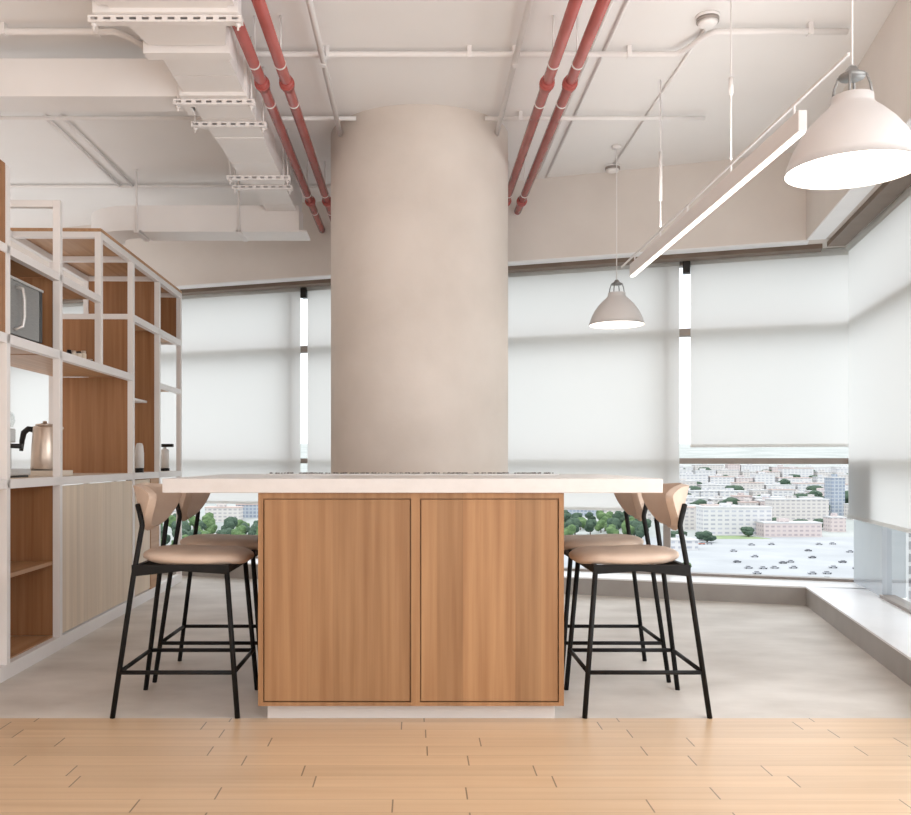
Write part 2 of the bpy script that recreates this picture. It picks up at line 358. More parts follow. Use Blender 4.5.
# ------------------------------------------------------------------ island
isl = empty('kitchen_island', (-.021, 3.79, 0), 0, 'oak kitchen island cabinet with two flush doors in front of the column', 'kitchen island')
xa, xb = -.644, .644
MB().box(xa, xb, .022, 1.15, .064, .962).build('carcass', 'oak_front', isl)
ff = MB(); dl, dr = (-.619, -.004), (.042, .619); dz = (.083, .934)
ff.box(xa, dl[0]-.004, 0, .022, .064, .962).box(dr[1]+.004, xb, 0, .022, .064, .962).box(dl[1]+.004, dr[0]-.004, 0, .022, .064, .962)
for a, b_ in ((dl[0]-.004, dl[1]+.004), (dr[0]-.004, dr[1]+.004)):
    ff.box(a, b_, 0, .022, .064, dz[0]-.004).box(a, b_, 0, .022, dz[1]+.004, .962)
ff.build('face_frame', 'oak_front', isl)
for a, b_ in (dl, dr): MB().box(a, b_, .006, .0215, *dz).build('door', 'oak_front', isl, .0015)
MB().box(-.612, .612, .047, 1.1, 0, .064).build('plinth', 'plinth_paint', isl)
tag(MB().box(-1.049, 1.049, -.025, 1.25, 0, .06).build('countertop', 'counter_white', None, .003), 'long thick white countertop overhanging the oak island', 'countertop').location = (-.0145, 3.795, .962)
CT = 1.022
tray = empty('pebble_tray', (0, 4.72, CT), 0, 'long low tray of dark pebbles along the countertop rear before the column', 'tray')
MB().box(-.78, .74, -.05, .05, 0, .006).build('tray', 'steel', tray)
pb = MB()
for i in range(220):
    x = rnd.uniform(-.76, .72); y = rnd.uniform(-.04, .04); r = rnd.uniform(.004, .007)
    bmesh.ops.create_icosphere(pb.bm, subdivisions=1, radius=r, matrix=Matrix.Translation((x, y, .008+r*.3)) @ Matrix.Diagonal((1.3, 1, .6, 1)))
tag(pb.build('pebbles', 'pebble', tray), kind='stuff')

# ------------------------------------------------------------------ bar stools (back at +x)
def make_stool():
    r = empty('bar_stool')
    tr = .0115
    def J(p, s): return (p[0], p[1]*s, p[2])
    for s in (1, -1):
        MB().tube([J((.267, .236, 0), s), J((.187, .206, .60), s), J((.154, .190, .815), s), J((.156, .188, .83), s), J((.186, .150, .905), s)], tr, 12).build('rear_leg', 'black_metal', r)
        MB().tube([J((-.266, .236, 0), s), J((-.213, .206, .640), s)], tr, 12).build('front_leg', 'black_metal', r)
        f = MB()   # side rail of the seat frame: deeper towards the back
        y0, y1 = (.196, .218) if s > 0 else (-.218, -.196)
        L = [[(xx_, y0, za), (xx_, y1, za), (xx_, y1, .650), (xx_, y0, .650)] for xx_, za in ((-.225, .610), (-.02, .623), (.192, .600))]
        f.rings(L, False); f.build('seat_rail', 'black_metal', r, .002)
    MB().box(-.225, -.203, -.2, .2, .615, .650).build('seat_rail', 'black_metal', r, .002)
    MB().box(.165, .187, -.2, .2, .605, .648).build('seat_rail', 'black_metal', r, .002)
    fz = .192; k = fz/.60; xr_ = .267-.08*k; xf = -.266+.053*k; yy = .236-.03*k
    MB().tube([(xf, -yy, fz), (xr_, -yy, fz)], .0095).build('foot_rail', 'black_metal', r)
    MB().tube([(xf, yy, fz), (xr_, yy, fz)], .0095).build('foot_rail', 'black_metal', r)
    MB().tube([(xf, -yy, fz), (xf, yy, fz)], .0095).build('foot_rail', 'black_metal', r)
    MB().tube([(xr_, -yy, fz), (xr_, yy, fz)], .0095).build('foot_rail', 'black_metal', r)
    # seat pad: rounded square dome
    loops = []
    def loop(sc_, z, tilt=0):
        pts = []
        for i in range(48):
            t = 2*math.pi*i/48; c_, s_ = math.cos(t), math.sin(t); e = 2/3.0
            x = math.copysign(abs(c_)**e, c_)*.235*sc_-.05; y = math.copysign(abs(s_)**e, s_)*.222*sc_
            lift = .012*max(0, (x+.05)/.235)+(-.010 if x < -.2 else 0)*max(0, (-x-.2)/.085)
            pts.append((x, y, z+(lift if z > .65 else lift*.4)))
        return pts
    for sc_, z in ((.80, .646), (.93, .651), (.985, .661), (1, .671), (.985, .681), (.93, .690), (.8, .696), (.55, .700), (.2, .701)): loops.append(loop(sc_, z))
    MB().rings(loops).build('seat_pad', 'leather', r)
    # curved shield-shaped backrest
    bm = MB(); nu, nv = 25, 15; g = []
    for j in range(nv):
        v = j/(nv-1); z = .792+.193*v
        wd = .212*math.sqrt(max(0, 1-(1-v)**2.3))*(1-.30*max(0, (v-.72)/.28)**2.6)+.012
        rowv = []
        for i in range(nu):
            q = -1+2*i/(nu-1); y = wd*q
            x = .170+.055*v-.118*(y/.212)**2*(.55+.45*v)
            zz = z+.006*(1-(q*q)) if v > .9 else z
            rowv.append(bm.bm.verts.new((x, y, zz)))
        g.append(rowv)
    for j in range(nv-1):
        for i in range(nu-1):
            f = bm.bm.faces.new((g[j][i], g[j][i+1], g[j+1][i+1], g[j+1][i])); f.smooth = True
    o = bm.build('backrest', 'leather', r)
    md = o.modifiers.new('pad', 'SOLIDIFY'); md.thickness = .036; md.offset = 0
    md = o.modifiers.new('round', 'BEVEL'); md.width = .013; md.segments = 3; md.limit_method = 'ANGLE'; md.angle_limit = R(50)
    return r
st = make_stool()
for i, (x, y, rz, lb) in enumerate((
        (.985, 4.072, 0, 'nearer beige bar stool with black legs right of the island'),
        (.985, 4.690, 0, 'farther beige bar stool behind another right of the island'),
        (-1.027, 4.072, math.pi, 'nearer beige bar stool with black legs left of the island'),
        (-1.027, 4.690, math.pi, 'farther beige bar stool behind another left of the island'))):
    o = st if i == 0 else copy_tree(st)
    o.location = (x, y, 0); o.rotation_euler = (0, 0, rz); tag(o, lb, 'bar stool', 'bar stools at the island')

# ------------------------------------------------------------------ shelving unit (x = behind the face is negative, y along)
SY0 = 4.424
su = empty('shelving_unit', (-2.045, SY0, 0), .02, 'tall white metal open shelving with oak panels along the left side', 'shelving')
Y = [v-SY0 for v in (3.76, 4.523, 5.23, 5.95, 6.67, 7.40, 8.13)]
T = .042; DEP = .62
def up(x, y, z0, z1): MB().box(x-T, x, y-T/2, y+T/2, z0, z1).build('upright', 'white_metal', su, .002)
def rail(y0, y1, z, back=False, h=.045):
    x = -DEP+T if back else 0
    MB().box(x-T, x, y0+T/2, y1-T/2, z-h, z).build('rail', 'white_metal', su, .002)
def cross(y, z, h=.04): MB().box(-DEP+T, -T, y-T/2, y+T/2, z-h, z).build('cross_rail', 'white_metal', su, .002)
TOP, L2, L1, CN = 2.605, 2.18, 1.735, 1.003
for i, z0, z1 in ((0, 0, 2.575), (1, 0, 2.575), (2, 0, TOP), (3, L1, TOP), (4, 0, TOP), (5, 0, TOP), (6, 0, TOP)): up(0, Y[i], z0, z1)
for i in (0, 1, 2, 4, 5, 6): up(-DEP+T, Y[i], 0, TOP)
for bk in (False, True):
    rail(Y[3] if not bk else Y[2], Y[6], TOP, bk); rail(Y[0], Y[6], CN, bk, .048); rail(Y[0], Y[6], .075, bk, .075)
    rail(Y[0], Y[2] if bk else Y[4], L1, bk, .05)
    rail(Y[0], Y[3], L2, bk)
    rail(Y[4], Y[6], L2, bk, .05)
for i in (2, 3, 4, 5, 6): cross(Y[i], TOP)
for i in (4, 6): cross(Y[i], L2)
for i in range(7): cross(Y[i], CN)
def board(y0, y1, z, mat='oak_board', name='shelf_board', th=.022, x0=-DEP+T, x1=-T):
    return MB().box(x0, x1, y0+T/2, y1-T/2, z-th, z).build(name, mat, su, .001)
MB().box(-DEP, 0, Y[3]-T/2, Y[6]+T/2, TOP+.0005, TOP+.022).build('top_board', 'oak_board', su, .001)
board(Y[1], Y[2], L2); board(Y[2], Y[3], L2); board(Y[4], Y[5], L2); board(Y[5], Y[6], L2)
board(Y[0], Y[1], L1); board(Y[1], Y[2], L1); board(Y[2], Y[4], L1); board(Y[5], Y[6], L1)
board(Y[0], Y[6], CN-.002, 'oak_pale', 'worktop', .03)
for i in (0, 1): board(Y[i], Y[i+1], .515); board(Y[i], Y[i+1], .082)
board(Y[4], Y[5], 1.585, 'white_metal', th=.018, x1=-.1)
rail(Y[5], Y[6], L1, False, .04)
def part(i, z0, z1): MB().box(-DEP+.03, -T+.004, Y[i]-.011, Y[i]+.011, z0, z1).build('partition_panel', 'oak_shelf', su)
MB().box(-.03, -.008, Y[0]+T/2, Y[1]-T/2-.001, L1+.002, 2.585).build('cupboard_door', 'oak_shelf', su)
part(1, .082, CN-.05); part(2, .082, CN-.05); part(2, L1, L2-.024); part(4, CN, L1-.024); part(4, L1, L2-.04)
part(5, CN, L2-.024); part(5, L2, TOP-.04); part(6, L2, TOP-.04)
# closed base cupboard under the double bay: two pale doors on the face
dm = (Y[2]+Y[4])/2
for a, b_ in ((Y[2]+T/2+.002, dm-.001), (dm+.001, Y[4]-T/2-.002)):
    MB().box(-.03, -.008, a, b_, .085, CN-.055).build('cupboard_door', 'oak_pale', su, .001)
MB().box(-.03, -.008, Y[4]+T/2+.003, 7.13-SY0, .085, CN-.055).build('cupboard_door', 'oak_pale', su, .001)
MB().box(-.20, -.004, 7.14-SY0, 7.40-SY0-T/2, 0.005, CN-.05).build('end_panel', 'oak_board', su)
MB().box(-DEP+.02, -DEP+.03, Y[2], Y[4], .085, CN-.05).build('back_panel', 'oak_pale', su)

def on_shelf(px, xo, z):      # world point on the unit, by the ray's crossing of depth xo behind the face
    k = (px-VX)/F
    yw = (-2.045+xo+.02*SY0)/(k+.02); return Vector((k*yw, yw, z))

# microwave
mw = empty('microwave', (-2.045-.02*(4.78-SY0)-.012, 4.78, L1), .02, 'black and steel microwave with curved handle on the upper left shelf', 'microwave')
MB().box(-.40, -.03, -.225, .215, .012, .305).build('casing', 'black_plastic', mw, .004)
MB().box(-.03, -.004, -.225, .172, .012, .290).build('oven_door', 'steel_dark', mw, .003)
MB().box(-.03, -.004, .174, .215, .012, .290).build('control_panel', 'black_plastic', mw, .003)
MB().box(-.032, .002, -.225, .215, .291, .305).build('top_trim', 'steel', mw, .002)
MB().tube([(-.006, -.13, .26), (.028, -.125, .25), (.034, -.12, .20), (.034, -.12, .11), (.028, -.125, .055), (-.006, -.15, .035)], .009).build('handle', 'steel', mw)
for y in (-.18, .17):
    for x in (-.36, -.06): MB().lathe([(0, 0), (.012, 0), (.012, .013), (0, .013)], 12, (x, y, 0)).build('foot', 'black_plastic', mw)

# kettle tray, kettle
kp = on_shelf(44, -.27, CN-.002)
tr_ = empty('serving_tray', kp, 0, 'flat cream serving tray under the metal kettle', 'tray')
MB().box(-.16, .14, -.11, .11, 0, .012).build('tray_base', 'cream_glaze', tr_, .003)
t = MB()
t.box(-.16, .14, -.11, -.10, .012, .034).box(-.16, .14, .10, .11, .012, .034).box(-.16, -.15, -.10, .10, .012, .034).box(.13, .14, -.10, .10, .012, .034)
t.build('tray_rim', 'cream_glaze', tr_)
ke = empty('kettle', kp+Vector((.005, 0, .0125)), 0, 'brushed beige metal kettle with black handle on a cream tray', 'kettle')
MB().lathe([(0, 0), (.078, 0), (.08, .02), (0, .02)], 40).build('base', 'black_plastic', ke)
MB().lathe([(0, .021), (.074, .021), (.077, .03), (.072, .15), (.064, .262), (.060, .272), (0, .274)], 48).build('body', 'kettle_metal', ke)
MB().lathe([(0, .275), (.052, .275), (.048, .284), (.012, .288), (.012, .30), (0, .302)], 40).build('lid', 'kettle_metal', ke)
MB().tube([(-.062, 0, .252), (-.095, 0, .256), (-.12, 0, .235), (-.13, 0, .19), (-.135, 0, .13)], .014, 12, radii=[.016, .017, .017, .015, .011]).build('handle', 'black_plastic', ke)
MB().tube([(.06, 0, .235), (.085, 0, .255), (.10, 0, .268)], .02, 12, radii=[.026, .017, .012]).build('spout', 'kettle_metal', ke)

ke.scale = (1.1, 1.1, 1.1)
# coffee machine at the photo edge
cp = on_shelf(-2, -.30, CN-.002)
cm = empty('coffee_machine', cp, 0, 'steel coffee machine with black portafilter left of the kettle', 'coffee machine')
MB().box(-.16, .13, -.13, .13, .012, .05).build('drip_base', 'steel', cm, .004)
MB().box(-.155, .12, -.12, .12, 0, .013).build('foot', 'black_plastic', cm)
MB().box(-.16, .02, .02, .13, .05, .20).build('column_housing', 'steel', cm, .006)
MB().box(-.16, .045, -.13, .13, .20, .28).build('head', 'steel', cm, .008)
MB().lathe([(0, .155), (.034, .155), (.036, .2), (0, .2)], 24, (0.0, -.05, 0)).build('brew_group', 'black_plastic', cm)
MB().tube([(.03, -.05, .178), (.07, -.05, .178), (.16, -.05, .176)], .012, 12, radii=[.009, .012, .014]).build('portafilter_handle', 'black_plastic', cm)
MB().lathe([(.012, .281), (.05, .285), (.062, .32), (.055, .36), (.03, .378), (0, .38)], 32, (.03, 0, 0)).build('glass_hopper', 'clear_glass', cm)

# small jars on the shelf above the panelled bay
for i, (px, nm, lb, rr, hh, mt, cat) in enumerate((
        (69, 'spice_jar', 'small dark spice jar next to the shelf upright above the dark panel', .016, .05, 'black_plastic', 'jar'),
        (73.5, 'spice_jar', 'small cream jar beside the dark one on the shelf', .018, .055, 'cream_glaze', 'jar'),
        (78.5, 'spice_jar', 'small cream pot with brown lid amid the shelf jars', .019, .06, 'cream_glaze', 'jar'),
        (83.5, 'spice_jar', 'tallest cream jar of the little row on the shelf', .018, .075, 'cream_glaze', 'jar'),
        (90, 'spice_jar', 'low dark pot at the right end of the shelf jars', .02, .035, 'black_plastic', 'jar'))):
    j = empty(nm, on_shelf(px, -.09, L1), 0, lb, cat, 'little jars on the upper shelf')
    MB().lathe([(0, 0), (rr*.85, 0), (rr, .006), (rr, hh*.72), (rr*.8, hh*.8), (0, hh*.8)], 20).build('jar_body', mt, j)
    MB().lathe([(0, hh*.8), (rr*.82, hh*.8), (rr*.82, hh), (0, hh)], 20).build('lid', 'black_plastic' if i in (0, 2) else 'kettle_metal', j)
# white bottle in the far bay, small tap-like dispenser beyond
bp = on_shelf(139.5, -.06, CN-.002)
bt = empty('bottle', bp, 0, 'slim white bottle with dark base in the far shelf bay', 'bottle')
MB().lathe([(0, 0), (.032, 0), (.032, .035), (0, .035)], 24).build('base', 'black_plastic', bt)
MB().lathe([(0, .0355), (.034, .0355), (.034, .15), (.028, .21), (.02, .23), (0, .232)], 24).build('bottle_body', 'bottle_white', bt)
dp = on_shelf(165, -.15, CN-.002)
ds = empty('soap_dispenser', dp, 0, 'white dispenser with flat black top in the last shelf bay', 'dispenser')
MB().lathe([(0, 0), (.04, 0), (.04, .025), (0, .025)], 24).build('base', 'black_plastic', ds)
MB().lathe([(0, .0255), (.038, .0255), (.036, .19), (.014, .2), (.012, .215), (0, .215)], 24).build('dispenser_body', 'bottle_white', ds)
MB().box(-.03, .075, -.018, .018, .2155, .245).build('pump_head', 'black_plastic', ds, .004)

# ------------------------------------------------------------------ ceiling services
def pipe(x, label, y0):
    p = empty('sprinkler_pipe', (x, y0, 3.17), 0, label, 'pipe', 'red fire pipes')
    wy = [(P0+ub*s_) for s_ in (0,)][0]
    s_ = (x-P0.x)/ub.x; y1 = P0.y+ub.y*s_-.004
    L = y1-y0
    MB().tube([(0, 0, 0), (0, L, 0)], .030, 20).build('pipe_run', 'red_paint', p)
    for yc in (4.95, 7.2):
        c = yc-y0
        MB().tube([(0, c-.05, 0), (0, c+.05, 0)], .036, 20).build('sleeve', 'red_paint', p)
        MB().tube([(0, c-.012, 0), (0, c+.012, 0)], .042, 20).build('coupling', 'red_paint', p)
    for yc in (4.70, 5.22, 7.0, 7.5):
        MB().tube([(0, yc-y0-.006, 0), (0, yc-y0+.006, 0)], .0325, 20).build('band', 'galvanised', p)
    for yc in (4.72, 7.02): MB().tube([(0, yc-y0, .03), (0, yc-y0, CEIL-3.17)], .005, 8).build('hanger_rod', 'galvanised', p)
pipe(-.846, 'red fire pipe nearest the white duct', 1.5)
pipe(-.71, 'red fire pipe between the duct-side pipe and the column', 1.5)
pipe(.72, 'red fire pipe just right of the column', 1.5)
pipe(.846, 'outermost red fire pipe on the right', 1.5)

def conduit(pts, r, label, group='white conduits', clips=(), name='conduit'):
    o = empty(name, pts[0], 0, label, 'conduit', group); q = Vector(pts[0])
    MB().tube([Vector(p)-q for p in pts], r, 12).build('conduit_run', 'white_metal', o)
    for c in clips:
        c = Vector(c)-q
        MB().box(c.x-.012, c.x+.012, c.y-.019, c.y+.019, c.z-r-.003, CEIL-.001-q.z).build('clip', 'white_metal', o)
def bend(p, q, r_, n_=5):   # S-jog from p to q in plan
    res = []
    for i in range(n_+1):
        t = i/n_; res.append((p[0]+(q[0]-p[0])*t, p[1]+(q[1]-p[1])*(3*t*t-2*t**3), p[2]))
    return res
zc = CEIL-.045
pts = [(-4.5, 4.8, zc)]+bend((-1.62, 4.8, zc), (-1.42, 5.07, zc), 0)+bend((1.46, 5.07, zc), (1.60, 4.8, zc), 0)+[(2.30, 4.8, zc)]
conduit(pts, .017, 'long white conduit with stepped bends crossing the ceiling before the column', clips=[(x, 5.07, zc) for x in (-.5, .3, 1.2)]+[(x, 4.8, zc) for x in (-2.2, -1.7, 2.1)])
conduit([(-4.5, 6.02, zc), (-.40, 6.02, zc)], .014, 'white cross conduit reaching the column from the left', clips=[(-2.8, 6.02, zc)])
conduit([(.46, 6.02, zc), (1.93, 6.02, zc)], .014, 'white cross conduit from the column to mid-ceiling on the right', clips=[(.7, 6.02, zc)])
conduit([(-4.2, 7.6, CEIL-.02), (-.55, 7.6, CEIL-.02)], .014, 'thin cross conduit above the far left duct')
zh = CEIL-.092
conduit([(-.52, 1.5, zh), (-.52, 6.2, zh)], .017, 'white conduit running over the column beside the left red pipes', clips=[(-.52, 5.07, zh)])
conduit([(.555, 1.5, zh), (.555, 6.2, zh)], .017, 'white conduit running over the column beside the right red pipes', clips=[(.555, 5.07, zh)])
conduit([(.99, 1.5, CEIL-.012), (.99, 7.4, CEIL-.012)], .009, 'thinner grey line nearest the outermost red pipe')
conduit([(1.07, 1.5, CEIL-.012), (1.07, 7.38, CEIL-.012)], .009, 'thin grey line second from the outermost red pipe')
conduit([(1.555, 4.78, CEIL-.012), (1.555, 7.05, CEIL-.012)], .008, 'thin line linking the two smoke detectors')
conduit([(-2.5, 6.05, CEIL-.018), (-2.5, 7.6, CEIL-.018)], .012, 'left one of a pair of thin conduits over the shelving')
conduit([(-2.39, 6.05, CEIL-.018), (-2.39, 7.6, CEIL-.018)], .012, 'right one of a pair of thin conduits over the shelving')

def detector(x, y, label):
    d = empty('smoke_detector', (x, y, CEIL), 0, label, 'smoke detector', 'smoke detectors')
    MB().lathe([(0, 0), (.062, 0), (.062, -.015), (0, -.015)], 28).build('mount', 'white_metal', d)
    MB().lathe([(0, -.0155), (.058, -.0155), (.058, -.034), (0, -.034)], 28).build('vent_ring', 'frame_metal', d)
    MB().lathe([(0, -.0345), (.054, -.0345), (.046, -.05), (.03, -.056), (0, -.057)], 28).build('cover', 'white_metal', d)
detector(1.53, 4.72, 'nearer white smoke detector at the top of the photo')
detector(1.555, 7.12, 'farther white smoke detector close to the rear wall')

# main duct: sections (y, xl, xr, zb, zt)
dz_ = 3.10
duct = empty('air_duct', (0, 0, 0), 0, 'white rectangular air duct running along the ceiling left of the pipes', 'duct'); duct.location = (-1.1, 4.0, dz_)
def sec(mb, L):
    mb.rings([[(xl+1.1, y-4, zb-dz_), (xr+1.1, y-4, zb-dz_), (xr+1.1, y-4, zt-dz_), (xl+1.1, y-4, zt-dz_)] for y, xl, xr, zb, zt in L], False)
a = MB(); sec(a, [(1.5, -1.43, -.80, 3.10, 3.36), (3.96, -1.40, -.80, 3.10, 3.36)]); a.build('duct_section', 'white_metal', duct)
a = MB(); sec(a, [(3.96, -1.36, -.83, 3.10, 3.36), (4.34, -1.29, -.92, 3.10, 3.36)]); a.build('reducer', 'white_metal', duct)
for y0, y1, xl, xr in ((4.44, 4.93, -1.265, -.935), (4.93, 5.62, -1.255, -.94), (5.62, 6.50, -1.245, -.95), (6.50, 7.58, -1.20, -.96)):
    a = MB(); sec(a, [(y0, xl, xr, 3.10, 3.34), ((y0+y1)/2-.004, xl, xr, 3.10, 3.34)]); sec(a, [((y0+y1)/2+.004, xl, xr, 3.10, 3.34), (y1, xl, xr, 3.10, 3.34)]); a.build('duct_section', 'white_metal', duct)
for yc, xl, xr, e in ((4.02, -1.42, -.80, .0125), (4.39, -1.30, -.92, .02), (4.93, -1.275, -.93, .0125), (5.62, -1.245, -.945, .003), (6.45, -1.245, -.945, .006)):
    MB().box(xl-e+1.1, xr+e+1.1, yc-.04-4, yc+.04-4, -e*1.6, .27).build('flange', 'white_metal', duct, .002)
# left branch off the main duct
br_ = empty('air_duct', (-1.27, 5.06, dz_), 0, 'short side duct branching off the main duct towards the left', 'duct')
MB().box(-3.2, 0, -.11, .11, 0, .21).build('duct_section', 'white_metal', br_, .003)
MB().box(-.04, 0.0, -.125, .125, -.015, .225).build('collar', 'white_metal', br_, .003)
MB().box(-1.6, -1.57, -.115, .115, -.006, .215).build('collar', 'white_metal', br_, .003)
# far cross duct with a curved left end
fd = empty('air_duct', (-1.0, 7.36, 2.945), 0, 'far cross duct with rounded left end above the shelving', 'duct')
path = [(.06, 0)]+[(-x_, 0) for x_ in (.05, .4, .9, 1.28)]+[(-1.28-.34*math.sin(R(t)), .34-.34*math.cos(R(t))) for t in range(9, 91, 9)]
L = []
for i, p in enumerate(path):
    p = Vector(p); a_ = Vector(path[max(0, i-1)]); b_ = Vector(path[min(len(path)-1, i+1)]); d = (b_-a_).normalized(); q = Vector((-d.y, d.x))*.13
    L.append([(p.x+q.x, p.y+q.y, 0), (p.x-q.x, p.y-q.y, 0), (p.x-q.x, p.y-q.y, .20), (p.x+q.x, p.y+q.y, .20)])
a = MB(); a.rings(L, False); o = a.build('duct_run', 'white_metal', fd); o.data.shade_smooth(); md = o.modifiers.new('edges', 'EDGE_SPLIT'); md.split_angle = R(40)
for x_ in (-1.24, -.42):
    MB().box(x_-.02, x_+.02, -.15, .15, -.022, -.001).build('strap', 'galvanised', fd)
    for y_ in (-.145,): MB().tube([(x_, y_, -.02), (x_, y_, CEIL-2.945)], .008, 8).build('hanger_rod', 'galvanised', fd)
MB().box(-1.2, .12, -.15, .15, -.016, -.001).build('bottom_lip', 'white_metal', fd, .002)
# slotted strut channels under the duct
def strut(y, xl, xr, z, label):
    o = empty('strut_channel', ((xl+xr)/2, y, z), 0, label, 'channel', 'slotted channels under the duct'); hw = (xr-xl)/2
    m_ = MB(); m_.box(-hw, hw, -.02, -.016, .021, .03).box(-hw, hw, -.02, -.016, 0, .009)
    n_ = int(2*hw/.055)
    for i in range(n_+1):
        x = -hw+i*2*hw/n_; m_.box(max(-hw, x-.013), min(hw, x+.013), -.02, -.016, .009, .021)
    m_.box(-hw, hw, -.016, .02, 0, .004).box(-hw, hw, -.016, .02, .027, .03).box(-hw, hw, .016, .02, .004, .027)
    m_.build('channel', 'galvanised', o)
    for s_ in (-1, 1):
        MB().tube([(s_*(hw-.02), 0, -.03), (s_*(hw-.02), 0, CEIL-z)], .005, 8).build('hanger_rod', 'galvanised', o)
        MB().lathe([(0, -.012), (.013, -.012), (.013, -.0005), (0, -.0005)], 6, (s_*(hw-.02), 0, 0)).build('nut', 'galvanised', o)
strut(4.02, -1.46, -.775, 3.049, 'slotted white channel nearest the camera under the wide duct end')
strut(4.95, -1.33, -.885, 3.049, 'slotted white channel under the duct by the side branch')
strut(5.335, -1.33, -.885, 3.069, 'slotted white channel mid-way under the narrow duct')
strut(6.56, -1.34, -.90, 3.069, 'slotted white channel nearest the rear of the duct')
strut(6.34, -1.33, -.885, 3.069, 'slotted white channel second from the rear of the duct')

# pendants
def pendant(x, y, r, zr, label, glow):
    p = empty('pendant_lamp', (x, y, zr), 0, label, 'pendant lamp', 'white bell pendants')
    k = r/.225
    prof = [(.225, 0), (.215, .03), (.201, .07), (.178, .115), (.146, .160), (.108, .200), (.083, .222), (.071, .238), (.070, .262), (.066, .264), (.0, .264)]
    inn = [(.0, .252), (.06, .250), (.062, .232), (.078, .218), (.102, .196), (.140, .156), (.172, .111), (.195, .066), (.209, .03), (.221, 0)]
    MB().lathe([(a*k, b_*k) for a, b_ in inn+[(.225, 0)]][-2:]+[(a*k, b_*k) for a, b_ in prof], 64).build('shade', 'white_lamp', p)
    MB().lathe([(a*k, b_*k) for a, b_ in inn], 64).build('shade_lining', 'white_lamp', p)
    MB().lathe([(0, .020*k), (.195*k, .020*k), (.203*k, .028*k), (0, .03*k)], 64).build('diffuser', 'lamp_glow', p)
    for i in range(4):
        t = R(45+90*i+12); c, s = math.cos(t), math.sin(t)
        MB().tube([(c*.064*k, s*.064*k, .262*k), (c*.058*k, s*.058*k, .30*k), (c*.046*k, s*.046*k, .335*k), (c*.02*k, s*.02*k, .345*k)], .0045*k, 8).build('cage_wire', 'steel_dark', p)
    MB().lathe([(0, .325*k), (.042*k, .327*k), (.045*k, .338*k), (.025*k, .350*k), (.014*k, .368*k), (0, .369*k)], 28).build('cap', 'steel_dark', p)
    MB().tube([(0, 0, .365*k), (0, 0, CEIL-zr-.02)], .0035, 8).build('cord', 'white_metal', p)
    MB().lathe([(0, CEIL-zr-.022), (.035, CEIL-zr-.022), (.035, CEIL-zr), (0, CEIL-zr)], 24).build('ceiling_rose', 'white_metal', p)
    l = lamp('pendant_glow', 'POINT', (x, y, zr-.03), (0, 0, 0), glow, (1, .86, .7), shadow_soft_size=.12*k)
    l.parent = p; l.location = (0, 0, -.03)
pendant(1.502, 3.10, .219, EYE+289/900*3.10, 'large white bell pendant lamp at the upper right', 9)
pendant(1.487, 6.67, .204, EYE+135/900*6.67, 'smaller white bell pendant lamp before the rear blinds', 7)
# linear light
ll = empty('linear_light', (1.5, 4.87, 2.37), 0, 'long slim suspended light bar with glowing underside', 'light bar')
MB().box(-.017, .017, -1.38, 1.38, .006, .088).build('housing', 'white_metal', ll, .002)
MB().box(-.013, .013, -1.375, 1.375, 0, .0055).build('diffuser', 'bar_glow', ll)
for yv in (-.584, .65):
    MB().tube([(0, yv, .088), (0, yv, CEIL-2.37)], .004, 8).build('suspension_rod', 'white_metal', ll)
    MB().lathe([(0, .47 if yv < 0 else .32), (.011, .47 if yv < 0 else .32), (.011, .55 if yv < 0 else .62), (0, .55 if yv < 0 else .62)], 12, (0, yv, 0)).build('grip', 'white_metal', ll)
u_ = lamp('bar_ceiling_fill', 'AREA', (0, 0, .16), (R(180), 0, 0), 4, (1, .95, .9), shape='RECTANGLE', size=.03, size_y=2.7); u_.parent = ll  # upward fill strip added over the bar to brighten the ceiling
MB().box(-.005, .005, -1.75, 1.7, .133, .143).build('cable_rail', 'white_metal', ll)
for yv in (-1.3, -.584, .1, .65, 1.3): MB().box(-.004, .004, yv-.004, yv+.004, .088, .133).build('rail_post', 'white_metal', ll)

# ------------------------------------------------------------------ the city outside, far below
GZ = -58.0
def gz(y): return GZ+max(0, (y-760))*.048
gm = MB(); ys = [-900, 25, 120, 300, 500, 640, 700, 760, 1000, 1500, 3200]
pl = [[gm.bm.verts.new((x, y, gz(y))) for x in (-2400, -400, 0, 300, 700, 2600)] for y in ys]
for a, b_ in zip(pl, pl[1:]):
    for i in range(5): gm.bm.faces.new((a[i], a[i+1], b_[i+1], b_[i]))
struct(gm.build('ground', 'city_ground'), 'pale city ground far below the window')
struct(MB().box(30, 560, 200, 690, GZ, GZ+.15).build('street', 'asphalt'), 'wide pale parking lot below the city window')
rects = []
def depth_of(yb):
    f = F/(yb-VY); Yd = (EYE-GZ)*f
    return Yd if Yd < 760 else (EYE-GZ+760*.048)*f/(1+.048*f)
def px_pt(px, y): return (px-VX)/F*y
def building(px0, px1, yb, y_top, dep, mat, label, group=None, roof='roof_pale', y=None, name='apartment_block'):
    """block whose foot shows at image height yb and roof at y_top"""
    Yd = depth_of(yb)
    x0, x1 = px_pt(px0, Yd), px_pt(px1, Yd); z1 = EYE-(y_top-VY)/F*Yd; z0 = gz(Yd)
    if group and any(x0 < b_+.5 and a_-.5 < x1 and Yd < d_+.5 and c_-.5 < Yd+dep for a_, b_, c_, d_ in rects): return
    wd, ht = x1-x0, z1-z0; rects.append((x0, x1, Yd, Yd+dep))
    o = empty(name, ((x0+x1)/2, Yd, z0), 0, label, 'building', group)
    MB().box(-wd/2, wd/2, 0, dep, 0, ht).build('walls', mat, o)
    MB().box(-wd/2-.4, wd/2+.4, -.4, dep+.4, ht, ht+.9).build('roof', roof, o)
    MB().box(-wd*.2, -wd*.2+min(8, wd*.3), dep*.3, dep*.3+5, ht+.9, ht+3.6).build('roof_housing', mat, o)
    return o
